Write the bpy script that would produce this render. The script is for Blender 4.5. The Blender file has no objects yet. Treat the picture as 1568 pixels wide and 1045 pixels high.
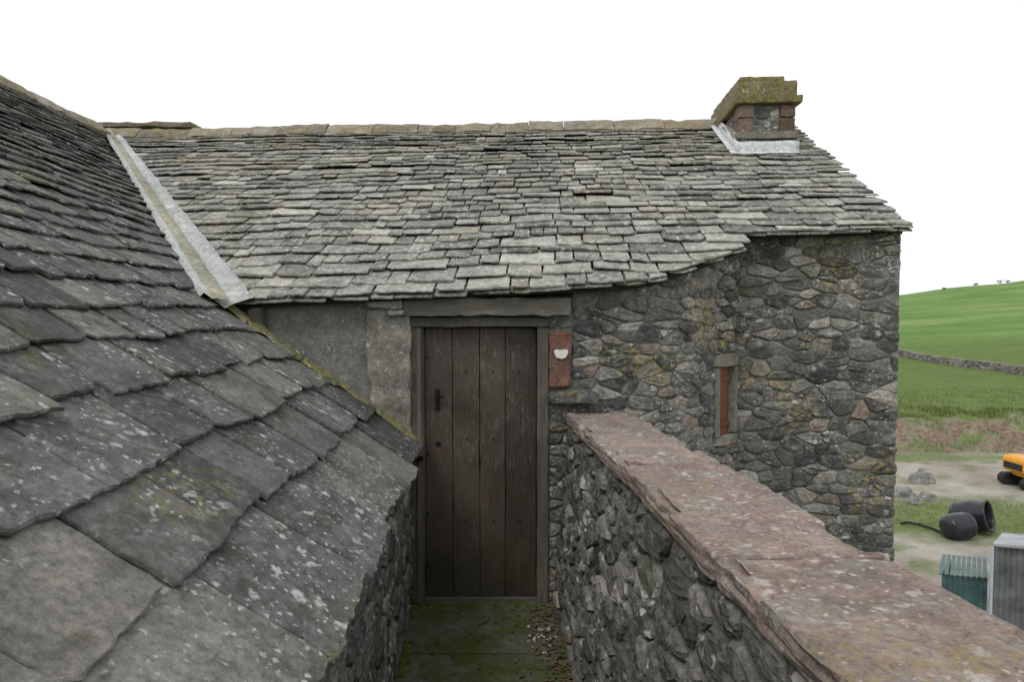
import bpy, bmesh, math, random
from mathutils import Vector, noise
random.seed(7)
R=random.uniform
scene=bpy.context.scene
COL=scene.collection

# ------------------------------------------------------------------ node helpers
class NT:
    def __init__(s,name):
        s.m=bpy.data.materials.new(name); s.m.use_nodes=True
        s.t=s.m.node_tree; s.n=s.t.nodes; s.l=s.t.links
        s.b=s.n['Principled BSDF']
        s.tc=s.n.new('ShaderNodeTexCoord').outputs['Object']
    def link(s,a,b): s.l.new(a,b)
    def noise(s,scale,detail=4,rough=.55,dist=0,off=0,stretch=None):
        n=s.n.new('ShaderNodeTexNoise'); n.inputs['Scale'].default_value=scale
        n.inputs['Detail'].default_value=detail; n.inputs['Roughness'].default_value=rough
        n.inputs['Distortion'].default_value=dist
        mp=s.n.new('ShaderNodeMapping'); mp.inputs['Location'].default_value=(off,off*.7,off*1.3)
        if stretch: mp.inputs['Scale'].default_value=stretch
        s.link(s.tc,mp.inputs[0]); s.link(mp.outputs[0],n.inputs['Vector'])
        return n.outputs['Fac']
    def voro(s,scale,off=0,feature='F1'):
        n=s.n.new('ShaderNodeTexVoronoi'); n.feature=feature; n.inputs['Scale'].default_value=scale
        mp=s.n.new('ShaderNodeMapping'); mp.inputs['Location'].default_value=(off,off*.7,off*1.3)
        nz=s.n.new('ShaderNodeTexNoise'); nz.inputs['Scale'].default_value=scale*1.6; nz.inputs['Detail'].default_value=2
        s.link(s.tc,nz.inputs['Vector'])
        ma=s.n.new('ShaderNodeVectorMath'); ma.operation='MULTIPLY_ADD'
        s.link(nz.outputs['Color'],ma.inputs[0]); ma.inputs[1].default_value=(1.1/scale,)*3
        s.link(s.tc,ma.inputs[2]); s.link(ma.outputs[0],mp.inputs[0]); s.link(mp.outputs[0],n.inputs['Vector'])
        return n
    def ramp(s,fac,stops):
        n=s.n.new('ShaderNodeValToRGB'); e=n.color_ramp.elements
        while len(e)<len(stops): e.new(.5)
        for i,(p,c) in enumerate(stops):
            if not isinstance(c,tuple): c=(c,c,c)
            e[i].position=p; e[i].color=(*c,1)
        s.link(fac,n.inputs[0]); return n.outputs[0]
    def mix(s,fac,a,b,mode='MIX'):
        n=s.n.new('ShaderNodeMixRGB'); n.blend_type=mode
        for i,v in ((0,fac),(1,a),(2,b)):
            if isinstance(v,(int,float)): n.inputs[i].default_value=v if i==0 else (v,v,v,1)
            elif isinstance(v,tuple): n.inputs[i].default_value=(*v,1)
            else: s.link(v,n.inputs[i])
        return n.outputs[0]
    def math(s,op,a,b=0):
        n=s.n.new('ShaderNodeMath'); n.operation=op
        for i,v in ((0,a),(1,b)):
            if isinstance(v,(int,float)): n.inputs[i].default_value=v
            else: s.link(v,n.inputs[i])
        return n.outputs[0]
    def attr(s,name='rnd'):
        a=s.n.new('ShaderNodeAttribute'); a.attribute_name=name
        sp=s.n.new('ShaderNodeSeparateColor'); s.link(a.outputs['Color'],sp.inputs[0])
        return sp.outputs
    def bump(s,h,strength=.5,dist=.01):
        b=s.n.new('ShaderNodeBump'); b.inputs['Strength'].default_value=strength; b.inputs['Distance'].default_value=dist
        s.link(h,b.inputs['Height']); s.link(b.outputs[0],s.b.inputs['Normal'])
    def done(s,col,rough=.9,spec=.25,metal=0):
        if isinstance(col,tuple): s.b.inputs['Base Color'].default_value=(*col,1)
        else: s.link(col,s.b.inputs['Base Color'])
        if isinstance(rough,(int,float)): s.b.inputs['Roughness'].default_value=rough
        else: s.link(rough,s.b.inputs['Roughness'])
        s.b.inputs['Specular IOR Level'].default_value=spec; s.b.inputs['Metallic'].default_value=metal
        return s.m

def stone_mat(name,stops,white=.5,ochre=.3,moss=.2,wcol=(.5,.5,.46),ocol=(.36,.27,.08),mcol=(.07,.085,.03),
              bscale=1,bstr=.6,rough=.9,wscale=22,spec=.25,bdist=.008,mott=1.0,film_=.42,patch=None,mscale=3.2):
    t=NT(name); a=t.attr()
    c=t.ramp(a[0],stops)
    n1=t.noise(5*bscale,5,.65,.3,3); n2=t.noise(38*bscale,4,.75,0,7); n3=t.noise(1.1,2,.6,0,11)
    c=t.mix(mott,c,t.ramp(n1,[(.25,.6),(.5,.98),(.75,1.35)]),'MULTIPLY')
    if patch:
        c=t.mix(t.math('MULTIPLY',t.ramp(t.noise(6.5,5,.75,.4,61),[(.46,0),(.60,1)]),.75),c,patch)
    c=t.mix(.9,c,t.ramp(n2,[(.3,.5),(.5,1.0),(.72,1.5)]),'MULTIPLY')
    c=t.mix(.7,c,t.ramp(n3,[(.3,.75),(.7,1.2)]),'MULTIPLY')
    if moss>0:
        f=t.ramp(t.noise(mscale,5,.7,.5,21),[(.60-.25*moss,0),(.72-.2*moss,1)])
        f=t.math('MULTIPLY',f,min(1,.35+moss)); c=t.mix(f,c,mcol)
    if ochre>0:
        m=t.ramp(t.math('ADD',t.noise(2.1,2,.5,0,31),t.math('MULTIPLY',t.math('SUBTRACT',a[2],.5),.16)),[(.62-.3*ochre,0),(.75-.25*ochre,1)])
        f=t.ramp(t.noise(30,4,.75,.2,37),[(.5,0),(.58,1)])
        f=t.math('MULTIPLY',t.math('MULTIPLY',m,f),.8); c=t.mix(f,c,ocol)
    if white>0:
        m=t.ramp(t.math('ADD',t.noise(3.0,3,.6,0,41),t.math('MULTIPLY',t.math('SUBTRACT',a[1],.5),.30)),[(.66-.34*white,0),(.76-.3*white,1)])
        v=t.voro(wscale,5); f1=t.ramp(v.outputs['Distance'],[(.20,1),(.36,0)])
        sp=t.n.new('ShaderNodeSeparateColor'); t.link(v.outputs['Color'],sp.inputs[0])
        f1=t.math('MULTIPLY',f1,t.ramp(sp.outputs[0],[(.5,0),(.6,1)]))
        v2=t.voro(wscale*2.9,9); f2=t.ramp(v2.outputs['Distance'],[(.2,1),(.36,0)])
        sp2=t.n.new('ShaderNodeSeparateColor'); t.link(v2.outputs['Color'],sp2.inputs[0])
        f2=t.math('MULTIPLY',f2,t.ramp(sp2.outputs[0],[(.45,0),(.6,1)]))
        f=t.math('MULTIPLY',t.math('MAXIMUM',f1,f2),m)
        film=t.math('MULTIPLY',t.ramp(t.math('ADD',t.noise(11,5,.8,0,55),t.math('MULTIPLY',t.math('SUBTRACT',a[1],.5),.12)),[(.50,0),(.66,1)]),film_*white)
        f=t.math('MULTIPLY',f,t.ramp(n2,[(.35,.3),(.55,1)]))
        f=t.math('MAXIMUM',f,film)
        c=t.mix(t.math('MULTIPLY',f,.88),c,wcol)
    h=t.math('ADD',t.math('MULTIPLY',n2,.6),n1)
    t.bump(h,bstr,bdist)
    return t.done(c,rough,spec)

M={}
M['slate_main']=stone_mat('slate_lichen_grey',[(0,(.105,.104,.098)),(.2,(.17,.167,.152)),(.65,(.225,.22,.198)),(.92,(.30,.29,.255)),(1,(.40,.39,.345))],
    white=.95,ochre=.42,moss=.26,wcol=(.54,.54,.48),ocol=(.29,.25,.12),mcol=(.095,.095,.065),wscale=18,bstr=.9,film_=.55)
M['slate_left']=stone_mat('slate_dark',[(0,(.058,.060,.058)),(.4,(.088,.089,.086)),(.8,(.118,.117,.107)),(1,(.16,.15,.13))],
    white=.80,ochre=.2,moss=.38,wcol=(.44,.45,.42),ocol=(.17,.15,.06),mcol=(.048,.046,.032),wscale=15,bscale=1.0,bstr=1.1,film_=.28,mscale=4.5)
M['rubble']=stone_mat('whinstone_rubble',[(0,(.062,.064,.062)),(.35,(.11,.111,.105)),(.6,(.155,.155,.143)),(.84,(.205,.20,.178)),(.95,(.21,.165,.135)),(1,(.33,.32,.29))],
    white=.68,ochre=.24,moss=.10,wcol=(.52,.52,.485),bstr=1,wscale=12,bdist=.014,mcol=(.075,.082,.05),film_=.5)
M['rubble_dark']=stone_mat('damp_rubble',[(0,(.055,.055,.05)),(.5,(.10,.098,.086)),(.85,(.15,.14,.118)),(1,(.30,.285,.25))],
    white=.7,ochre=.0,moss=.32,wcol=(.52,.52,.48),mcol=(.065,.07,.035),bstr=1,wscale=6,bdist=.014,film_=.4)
M['mortar']=stone_mat('old_lime_mortar',[(0,(.17,.166,.147)),(1,(.23,.225,.197))],white=.45,ochre=.1,moss=.3,bstr=1,bscale=2,mcol=(.10,.10,.07))
M['render']=stone_mat('cement_render',[(0,(.17,.17,.155)),(1,(.24,.235,.21))],white=.6,ochre=0,moss=.3,mcol=(.11,.11,.08),bstr=1,wcol=(.38,.38,.35),wscale=30,bscale=2,bdist=.015)
M['jamb']=stone_mat('weathered_jamb_stone',[(0,(.15,.14,.12)),(1,(.27,.255,.215))],white=.6,ochre=.1,moss=.35,mcol=(.10,.09,.065),bstr=1,bscale=1.5)
M['sand']=stone_mat('red_sandstone',[(0,(.19,.14,.117)),(.5,(.235,.168,.14)),(1,(.27,.21,.178))],white=.8,ochre=.2,moss=.34,ocol=(.26,.20,.10),mcol=(.125,.104,.087),bstr=1,
    wcol=(.46,.43,.39),bscale=1.6,wscale=17,bdist=.012,film_=.28,patch=(.22,.205,.178),mscale=5)
M['sandred']=stone_mat('red_sandstone_block',[(0,(.16,.08,.06)),(1,(.21,.11,.085))],white=.5,ochre=.1,moss=.3,mcol=(.1,.08,.06),bstr=.8)
M['chimstone']=stone_mat('weathered_red_chimney_stone',[(0,(.11,.075,.06)),(1,(.17,.115,.09))],white=.4,ochre=.3,moss=.35,mcol=(.09,.08,.055),bstr=.9)
M['ridge']=stone_mat('ridge_stone_lichen',[(0,(.16,.145,.11)),(1,(.28,.255,.20))],white=.6,ochre=.75,moss=.3,ocol=(.29,.19,.05),wcol=(.44,.42,.35),mcol=(.10,.08,.035),bscale=2,bstr=1)
M['chim']=stone_mat('chimney_lichen_cap',[(0,(.13,.115,.065)),(1,(.22,.195,.10))],white=.3,ochre=.85,moss=.4,ocol=(.27,.2,.05),mcol=(.09,.085,.035),bstr=1,bscale=2)
M['lead']=stone_mat('lead_flashing',[(0,(.31,.315,.31)),(1,(.41,.415,.41))],white=.6,ochre=.45,moss=.25,ocol=(.29,.27,.18),wcol=(.60,.61,.60),bstr=.3,rough=.6,wscale=7,mcol=(.19,.19,.15),mott=.6)
M['leadw']=stone_mat('pale_lead_flashing',[(0,(.42,.44,.46)),(1,(.54,.55,.56))],white=.5,ochre=.15,moss=.2,wcol=(.7,.7,.69),bstr=.3,rough=.6,wscale=7,mcol=(.26,.26,.24),mott=.5)
M['fillet']=stone_mat('cement_fillet',[(0,(.22,.215,.16)),(1,(.32,.31,.25))],white=.5,ochre=.7,moss=.35,ocol=(.29,.25,.12),mcol=(.13,.12,.06))
M['mossy']=stone_mat('mossy_verge_stone',[(0,(.11,.11,.08)),(1,(.17,.165,.13))],white=.4,ochre=.85,moss=.6,ocol=(.24,.22,.05),mcol=(.13,.13,.035),bstr=1)
M['floor']=stone_mat('mossy_concrete',[(0,(.10,.10,.075)),(1,(.14,.135,.10))],white=.25,ochre=0,moss=.85,mcol=(.06,.078,.020),bstr=.9,bscale=1.6)
def plain(name,col,rough=.6,metal=0,var=.25,scale=12,bstr=.1):
    t=NT(name); n=t.noise(scale,5,.6)
    c=t.mix(1,col,t.ramp(n,[(.3,1-var),(.7,1+var)]),'MULTIPLY'); t.bump(n,bstr,.01)
    return t.done(c,rough,.4,metal)
def wood(name,c1,c2,rough=.5,scratch=True,stretch=(14,14,.8)):
    t=NT(name); a=t.attr()
    g=t.noise(5,6,.7,.4,2,stretch); g2=t.noise(20,5,.7,0,5,(6,6,.5)); big=t.noise(2.2,4,.6,0,8)
    c=t.mix(t.ramp(g,[(.3,0),(.7,1)]),c1,c2)
    c=t.mix(.7,c,t.ramp(a[0],[(0,.7),(1,1.25)]),'MULTIPLY')
    c=t.mix(.8,c,t.ramp(big,[(.3,.6),(.7,1.3)]),'MULTIPLY')
    sz=t.n.new('ShaderNodeSeparateXYZ'); t.link(t.tc,sz.inputs[0])
    if scratch:
        band=t.math('MULTIPLY',t.ramp(sz.outputs[2],[(.75,0),(1.0,1)]),t.ramp(sz.outputs[2],[(1.25,1),(1.55,0)]))
        f=t.math('MULTIPLY',t.ramp(t.noise(26,6,.85,.3,12,(2.0,2.0,.40)),[(.52,0),(.60,1)]),t.math('MULTIPLY',band,t.ramp(t.noise(4.5,3,.6,0,15.6),[(.45,0),(.58,1)])))
        c=t.mix(t.math('MULTIPLY',f,.6),c,(.23,.20,.17))
        c=t.mix(t.math('MULTIPLY',t.ramp(t.noise(3,5,.75,0,33),[(.45,0),(.65,1)]),.5),c,(.085,.075,.06))
        c=t.mix(t.math('MULTIPLY',t.ramp(t.math('ADD',sz.outputs[2],t.math('MULTIPLY',g,.3)),[(.1,1),(.75,0)]),.6),c,(.030,.032,.018))
    t.bump(t.math('ADD',g,t.math('MULTIPLY',g2,.6)),.45,.004)
    return t.done(c,t.ramp(big,[(.3,rough-.05),(.7,rough+.25)]),.4)
M['door']=wood('varnished_door_boards',(.038,.027,.019),(.078,.057,.043),.40)
M['frame']=wood('weathered_timber',(.06,.055,.042),(.14,.13,.10),.8,False)
M['lintel']=wood('grey_timber_lintel',(.13,.12,.10),(.25,.235,.195),.85,False,(.8,14,14))
M['shutter']=wood('red_shutter_boards',(.13,.05,.03),(.20,.08,.055),.7,False)
M['dark']=plain('dark_underlay',(.02,.02,.018),.9)
M['iron']=plain('black_iron',(.015,.014,.013),.5,.6)
M['paint']=plain('white_paint',(.66,.65,.62),.7,0,.25,60)
M['yellow']=plain('yellow_machine_paint',(.70,.30,.02),.4,0,.2)
M['rubber']=plain('black_rubber',(.02,.02,.02),.8)
M['tub']=plain('black_plastic',(.020,.022,.026),.28,0,.3,6)
M['rust']=plain('rusty_inside',(.12,.07,.045),.9)
M['teal']=plain('teal_sheet',(.055,.11,.105),.5,0,.35,5)
M['sheet']=plain('grey_corrugated_sheet',(.13,.135,.14),.55,0,.45,4)
M['sheetroof']=plain('pale_sheet_roof',(.32,.33,.34),.6,0,.25,4)
M['pipe']=plain('pale_blue_downpipe',(.42,.50,.58),.5,0,.1)
M['glass']=plain('dark_glass',(.02,.025,.03),.12,0,.1)
M['leaf']=plain('dead_leaf',(.11,.075,.045),.9,0,.5,80)
M['chip']=plain('fallen_lime',(.42,.41,.37),.9,0,.3,60)

# ------------------------------------------------------------------ mesh helpers
class MB:
    def __init__(s): s.v=[]; s.f=[]; s.c=[]
    def add(s,vs,fs,col):
        o=len(s.v); s.v+= [tuple(v) for v in vs]; s.f+=[tuple(i+o for i in f) for f in fs]; s.c+=[col]*len(vs)
    def obj(s,name,mat,parent=None,smooth=False):
        me=bpy.data.meshes.new(name); me.from_pydata(s.v,[],s.f); me.validate()
        if len(me.vertices)==len(s.c):
            at=me.color_attributes.new('rnd','FLOAT_COLOR','POINT')
            for i,c in enumerate(s.c): at.data[i].color=(*c,1)
        ob=bpy.data.objects.new(name,me); COL.objects.link(ob); me.materials.append(mat)
        bm=bmesh.new(); bm.from_mesh(me); bmesh.ops.recalc_face_normals(bm,faces=bm.faces); bm.to_mesh(me); bm.free()
        if smooth:
            for p in me.polygons: p.use_smooth=True
        if parent: ob.parent=parent
        return ob
def rc(): return (random.random(),random.random(),random.random())
def empty(name):
    e=bpy.data.objects.new(name,None); COL.objects.link(e); return e
def hexbox(mb,c8,col=None,cuts=(1,1,1),amp=0,nscale=8,seed=0,wear=1):
    col=col or rc(); nu,nv,nw=cuts; idx={}; vs=[]; fs=[]
    def vid(i,j,k):
        if (i,j,k) not in idx:
            p=c8(i/nu,j/nv,k/nw)
            if amp:
                q=p*nscale+Vector((seed,seed*2,seed*3))
                p=p+Vector((noise.noise(q),noise.noise(q+Vector((9,0,0))),noise.noise(q+Vector((0,9,0)))))*amp
                q=q*3.1; p=p+Vector((noise.noise(q),noise.noise(q+Vector((9,0,0))),noise.noise(q+Vector((0,9,0)))))*amp*.5
                e=sum((i in(0,nu),j in(0,nv),k in(0,nw)))
                if e>=2 and wear:
                    c=c8(min(max(i/nu,.12),.88) if i in (0,nu) else i/nu, min(max(j/nv,.02),.98) if j in (0,nv) else j/nv, .5)
                    d=(c-p)
                    if d.length>1e-6: p=p+d.normalized()*amp*wear*(.8+1.2*noise.noise(q*.5))*(e-1)
            idx[(i,j,k)]=len(vs); vs.append(p)
        return idx[(i,j,k)]
    for i in range(nu):
        for j in range(nv):
            for k in (0,nw): fs.append((vid(i,j,k),vid(i+1,j,k),vid(i+1,j+1,k),vid(i,j+1,k)))
    for i in range(nu):
        for k in range(nw):
            for j in (0,nv): fs.append((vid(i,j,k),vid(i+1,j,k),vid(i+1,j,k+1),vid(i,j,k+1)))
    for j in range(nv):
        for k in range(nw):
            for i in (0,nu): fs.append((vid(i,j,k),vid(i,j+1,k),vid(i,j+1,k+1),vid(i,j,k+1)))
    mb.add(vs,fs,col)
def box(mb,a,b,col=None,cuts=(1,1,1),amp=0,fr=None,nscale=8,seed=0):
    a=Vector(a);b=Vector(b)
    def f(u,v,w):
        p=Vector((a.x+(b.x-a.x)*u,a.y+(b.y-a.y)*v,a.z+(b.z-a.z)*w))
        return fr(p) if fr else p
    hexbox(mb,f,col,cuts,amp,nscale,seed)
def cyl(mb,p,q,r0,r1=None,n=16,col=None,caps=True):
    p=Vector(p);q=Vector(q); r1=r0 if r1 is None else r1; d=(q-p).normalized()
    a=d.orthogonal().normalized(); b=d.cross(a); col=col or rc(); vs=[];fs=[]
    for i in range(n):
        t=2*math.pi*i/n; o=a*math.cos(t)+b*math.sin(t); vs+= [p+o*r0,q+o*r1]
    for i in range(n):
        j=(i+1)%n; fs.append((2*i,2*j,2*j+1,2*i+1))
    if caps: fs+= [tuple(2*i for i in range(n)),tuple(2*i+1 for i in range(n))[::-1]]
    mb.add(vs,fs,col)
def prism(mb,pts,zt,zb,col=None):
    n=len(pts); col=col or (.5,.5,.5)
    zt_=[zt]*n if not hasattr(zt,'__len__') else zt
    vs=[Vector((p[0],p[1],zt_[i])) for i,p in enumerate(pts)]+[Vector((p[0],p[1],zb)) for p in pts]
    fs=[tuple(range(n)),tuple(range(2*n-1,n-1,-1))]+[(i,(i+1)%n,(i+1)%n+n,i+n) for i in range(n)]
    mb.add(vs,fs,col)

K=.049                        # the roof walkway heads slightly left of +Y
def C(x,y,z): return Vector((x-K*y,y,z))
def Cf(p): return C(p.x,p.y,p.z)
GZ=-3.5; FZ=-.03

# ------------------------------------------------------------------ random rubble masonry (irregular packed polygons)
def clip_half(poly,nx,nz,d):
    """keep points with nx*x+nz*z<=d"""
    out=[]; n=len(poly)
    for i in range(n):
        p=poly[i]; q=poly[(i+1)%n]; a=nx*p[0]+nz*p[1]-d; b=nx*q[0]+nz*q[1]-d
        if a<=0: out.append(p)
        if (a<0<b) or (b<0<a):
            t=a/(a-b); out.append((p[0]+(q[0]-p[0])*t,p[1]+(q[1]-p[1])*t))
    return out
def area(poly): return .5*sum(poly[i][0]*poly[(i+1)%len(poly)][1]-poly[(i+1)%len(poly)][0]*poly[i][1] for i in range(len(poly)))
def rubble(mb,mp,s0,s1,z0,z1,top=None,openings=(),hm=(.05,.11),wm=(.10,.26),prot=(.004,.024),gap=.010,**kw):
    dz=(hm[0]+hm[1])*.5; asp=((wm[0]+wm[1])*.5)/dz*.88
    # seeds on a jittered, brick-staggered lattice in squashed space; some removed (big stones), some added (pinnings)
    W_=(s1-s0)/asp; H_=z1-z0; nx=max(1,int(W_/dz)); nz=max(1,int(H_/dz)); grid={}; seeds=[]
    for j in range(-1,nz+2):
        row=R(0,1)
        for i in range(-1,nx+2):
            if random.random()<.17: continue
            x=(i+.5*(j%2)+.5+R(-.36,.36))*dz; z=(j+.5+R(-.30,.30))*dz
            seeds.append((x,z,R(-.16,.16)*dz*dz))
            if random.random()<.16: seeds.append((x+R(-.6,.6)*dz,z+R(-.5,.5)*dz,-.10*dz*dz))
    for k,(x,z,w_) in enumerate(seeds): grid.setdefault((int(x//dz),int(z//dz)),[]).append(k)
    for k,(x,z,w_) in enumerate(seeds):
        if x<-.02 or x>W_+.02 or z<-.02 or z>H_+.02: continue
        poly=[(x-2.2*dz,z-2.2*dz),(x+2.2*dz,z-2.2*dz),(x+2.2*dz,z+2.2*dz),(x-2.2*dz,z+2.2*dz)]
        gi,gj=int(x//dz),int(z//dz)
        for ii in range(gi-3,gi+4):
            for jj in range(gj-3,gj+4):
                for m in grid.get((ii,jj),()):
                    if m==k: continue
                    X,Z,w2=seeds[m]; dx,dzz=X-x,Z-z
                    d=(X*X+Z*Z-x*x-z*z-w2+w_)/2
                    poly=clip_half(poly,dx,dzz,d)
                    if len(poly)<3: break
                if len(poly)<3: break
            if len(poly)<3: break
        if len(poly)<3: continue
        P=[(s0+p[0]*asp,z0+p[1]) for p in poly]
        P=clip_half(P,-1,0,-(s0+R(0,.004))); P=clip_half(P,1,0,s1+R(-.006,.006)) if len(P)>2 else P
        P=clip_half(P,0,-1,-z0) if len(P)>2 else P; P=clip_half(P,0,1,z1) if len(P)>2 else P
        if len(P)<3: continue
        cx=sum(p[0] for p in P)/len(P); cz=sum(p[1] for p in P)/len(P)
        if top:
            a_=top(cx-.1); b_=top(cx+.1); sl=(b_-a_)/.2; c0=top(cx)-sl*cx
            P=clip_half(P,-sl,1,c0)
            if len(P)<3: continue
        skip=False
        for (oa,ob,oc,od) in openings:
            x0_=min(p[0] for p in P);x1_=max(p[0] for p in P);y0_=min(p[1] for p in P);y1_=max(p[1] for p in P)
            if x1_<=oa or x0_>=ob or y1_<=oc or y0_>=od: continue
            opts=[(x1_-oa,(1,0,oa)),(ob-x0_,(-1,0,-ob)),(y1_-oc,(0,1,oc)),(od-y0_,(0,-1,-od))]
            opts.sort(key=lambda o:o[0]); P=clip_half(P,*opts[0][1])
            if len(P)<3: skip=True; break
        if skip: continue
        # shrink for the joint
        cx=sum(p[0] for p in P)/len(P); cz=sum(p[1] for p in P)/len(P)
        xs_=[p[0] for p in P]; zs_=[p[1] for p in P]; w=max(xs_)-min(xs_); h=max(zs_)-min(zs_)
        if w<.03 or h<.022 or abs(area(P))<.0007: continue
        g=gap*R(.35,1.3); kx=max(.5,1-g/w); kz=max(.5,1-g/h)
        P=[(cx+(p[0]-cx)*kx,cz+(p[1]-cz)*kz) for p in P]
        # knock corners off once, drop micro edges, add a little roughness
        Q=[]
        for i in range(len(P)):
            p=P[i]; q=P[(i+1)%len(P)]; L_=math.hypot(q[0]-p[0],q[1]-p[1])
            if L_<.010: Q.append(((p[0]+q[0])/2,(p[1]+q[1])/2)); continue
            c1=R(.10,.30); c2=R(.10,.30)
            Q.append((p[0]+(q[0]-p[0])*c1,p[1]+(q[1]-p[1])*c1))
            if L_>.05: Q.append(((p[0]+q[0])/2+R(-.05,.05)*h,(p[1]+q[1])/2+R(-.05,.05)*h))
            Q.append((q[0]-(q[0]-p[0])*c2,q[1]-(q[1]-p[1])*c2))
        n=len(Q)
        if n<5: continue
        p_=R(*prot); tx=R(-.10,.10)*min(1,.09/w); tz=R(-.14,.14); mn=min(w,h)
        i_=min(.012,mn*.17); kx=1-i_/(w/2); kz=1-i_/(h/2)
        vs=[mp(x,z,-.012) for x,z in Q]+[mp(x,z,max(.001,p_*.5)) for x,z in Q]
        vs+=[mp(cx+(x-cx)*kx,cz+(z-cz)*kz,max(p_*.7,p_+tx*(x-cx)+tz*(z-cz)+R(-.003,.003))) for x,z in Q]
        vs+=[mp(cx+(x-cx)*.5+R(-.1,.1)*mn,cz+(z-cz)*.5+R(-.1,.1)*mn,p_+tx*(x-cx)*.5+R(-.002,.008)) for x,z in Q]
        vs.append(mp(cx+R(-.15,.15)*mn,cz+R(-.15,.15)*mn,p_+R(0,.009)))
        fs=[]
        for r in (0,1,2):
            for j in range(n):
                k2=(j+1)%n
                if r<2: fs.append((r*n+j,r*n+k2,(r+1)*n+k2,(r+1)*n+j))
                else: fs+=[(r*n+j,r*n+k2,(r+1)*n+k2),(r*n+j,(r+1)*n+k2,(r+1)*n+j)]
        for j in range(n): fs.append((3*n+j,3*n+(j+1)%n,4*n))
        mb.add(vs,fs,rc())
def path_map(pts,flip=1):
    seg=[];L=0
    for p,q in zip(pts,pts[1:]):
        p=Vector(p);q=Vector(q); l=(q-p).length; seg.append((L,L+l,p,(q-p)/l)); L+=l
    def mp(s,z,n):
        for a,b,p,d in seg:
            if s<=b or b==L: break
        nn=Vector((d.y,-d.x))*flip; q=p+d*(s-a)+nn*n
        return Vector((q.x,q.y,z))
    return mp,L

# ================================================================== MAIN FARMHOUSE
house=empty('stone_farmhouse')
def pz(x,y): return -.405+.592*y+.0355*x
th=math.atan(.593)
S=Vector((.9982,-.0599,0)); W=Vector((.0599*math.cos(th),.9982*math.cos(th),math.sin(th))); N=S.cross(W).normalized()
O=Vector((0,4.1,pz(0,4.1)))
def und(s,w): return .018*noise.noise(Vector((s*.9,w*1.1,3)))+.009*noise.noise(Vector((s*2.7,w*2.7,9)))
def RF(s,w,n=0): return O+S*s+W*w+N*(n+und(s,w))
WR=3.74
def interp(x,tab):
    if x<=tab[0][0]: return tab[0][1]
    for (a,p),(b,q) in zip(tab,tab[1:]):
        if x<=b: return p+(q-p)*(x-a)/(b-a)
    return tab[-1][1]
eav=[(-1.9,-.14),(-.6,-.04),(.62,.065),(.9,.15),(1.2,.35),(1.63,.64),(1.69,.86),(2.9,.927)]
def wmin(s): return interp(s,eav)
def smin_v(w): return -1.846-.771*(w+.129)

def slate(mb,F,s0,s1,w0,w1,Nn,t,jit,clamp,col=None):
    nb=max(3,min(14,int((s1-s0)/.03))); pts=[]
    ch=min(.24*(s1-s0),.05)
    a=R(.2,1)*ch*(random.random()<.5); b=R(.2,1)*ch*(random.random()<.5)
    bow=R(-.25,.35)*jit; sl=R(-1.5,1.5)*jit
    def yb(u): return w0-bow*4*u*(1-u)+R(-.34,.34)*jit+sl*(u-.5)
    pts.append((s0+R(-.3,.3)*jit,yb(0)+a*R(.5,1)))
    if a>0: pts.append((s0+a,yb(.1)))
    for i in range(1,nb):
        if (s1-s0)*i/nb<a*1.2: continue
        if (s1-s0)*(1-i/nb)<b*1.2: continue
        pts.append((s0+(s1-s0)*i/nb,yb(i/nb)))
    if b>0: pts.append((s1-b,yb(.9)))
    pts.append((s1+R(-.3,.3)*jit,yb(1)+b*R(.5,1)))
    for k in (.15,.3,.45,.6,.8): pts.append((s1-R(0,.4)*jit,w0+(w1-w0)*k))
    pts+= [(s1-R(0,.5)*jit,w1),(s0+R(0,.5)*jit,w1)]
    for k in (.8,.6,.45,.3,.15): pts.append((s0+R(0,.4)*jit,w0+(w1-w0)*k))
    wm_=(w0+w1)/2
    out=[clamp(*p) for p in pts]
    ss=[p[0] for p in out]; ww=[p[1] for p in out]
    if max(ss)-min(ss)<.04 or max(ww)-min(ww)<.04: return
    Nn=Nn*R(.85,1.35); roll=R(-.036,.036)
    def nn(s,w): return Nn*max(0,1-(w-w0)/(w1-w0))+roll*(s-(s0+s1)/2)+.002
    n=len(out); e=.35*t
    cs=sum(ss)/n
    top=[F(s+(cs-s)*.014,w+(R(.001,.009) if w<wm_ else 0),nn(s,w)) for s,w in out]
    mid=[F(s,w,nn(s,w)-e*R(.7,1.3)) for s,w in out]
    bot=[F(s,w,nn(s,w)-t) for s,w in out]
    fs=[tuple(range(n))]+[(i,(i+1)%n,(i+1)%n+n,i+n) for i in range(n)]+[(i+n,(i+1)%n+n,(i+1)%n+2*n,i+2*n) for i in range(n)]
    mb.add(top+mid+bot,fs,col or rc())
def cl(x): return max(0,min(1,x))
mb=MB(); exps=[]; tt=0
while tt<WR+.05:
    e=.165-.072*(tt/WR)+R(-.020,.020); exps.append((tt,e)); tt+=e
def base(s): return interp(s,[(-2,-.14),(.7,.07),(3,.09)])
SV=2.835
def clampM(s,w):
    w2=max(w,wmin(s)+R(-.006,.006)); w2=min(w2,WR+.02)
    lo=smin_v(w2)+.05; s2=min(max(s,lo),SV+R(-.010,.010)); return s2,w2
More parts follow.
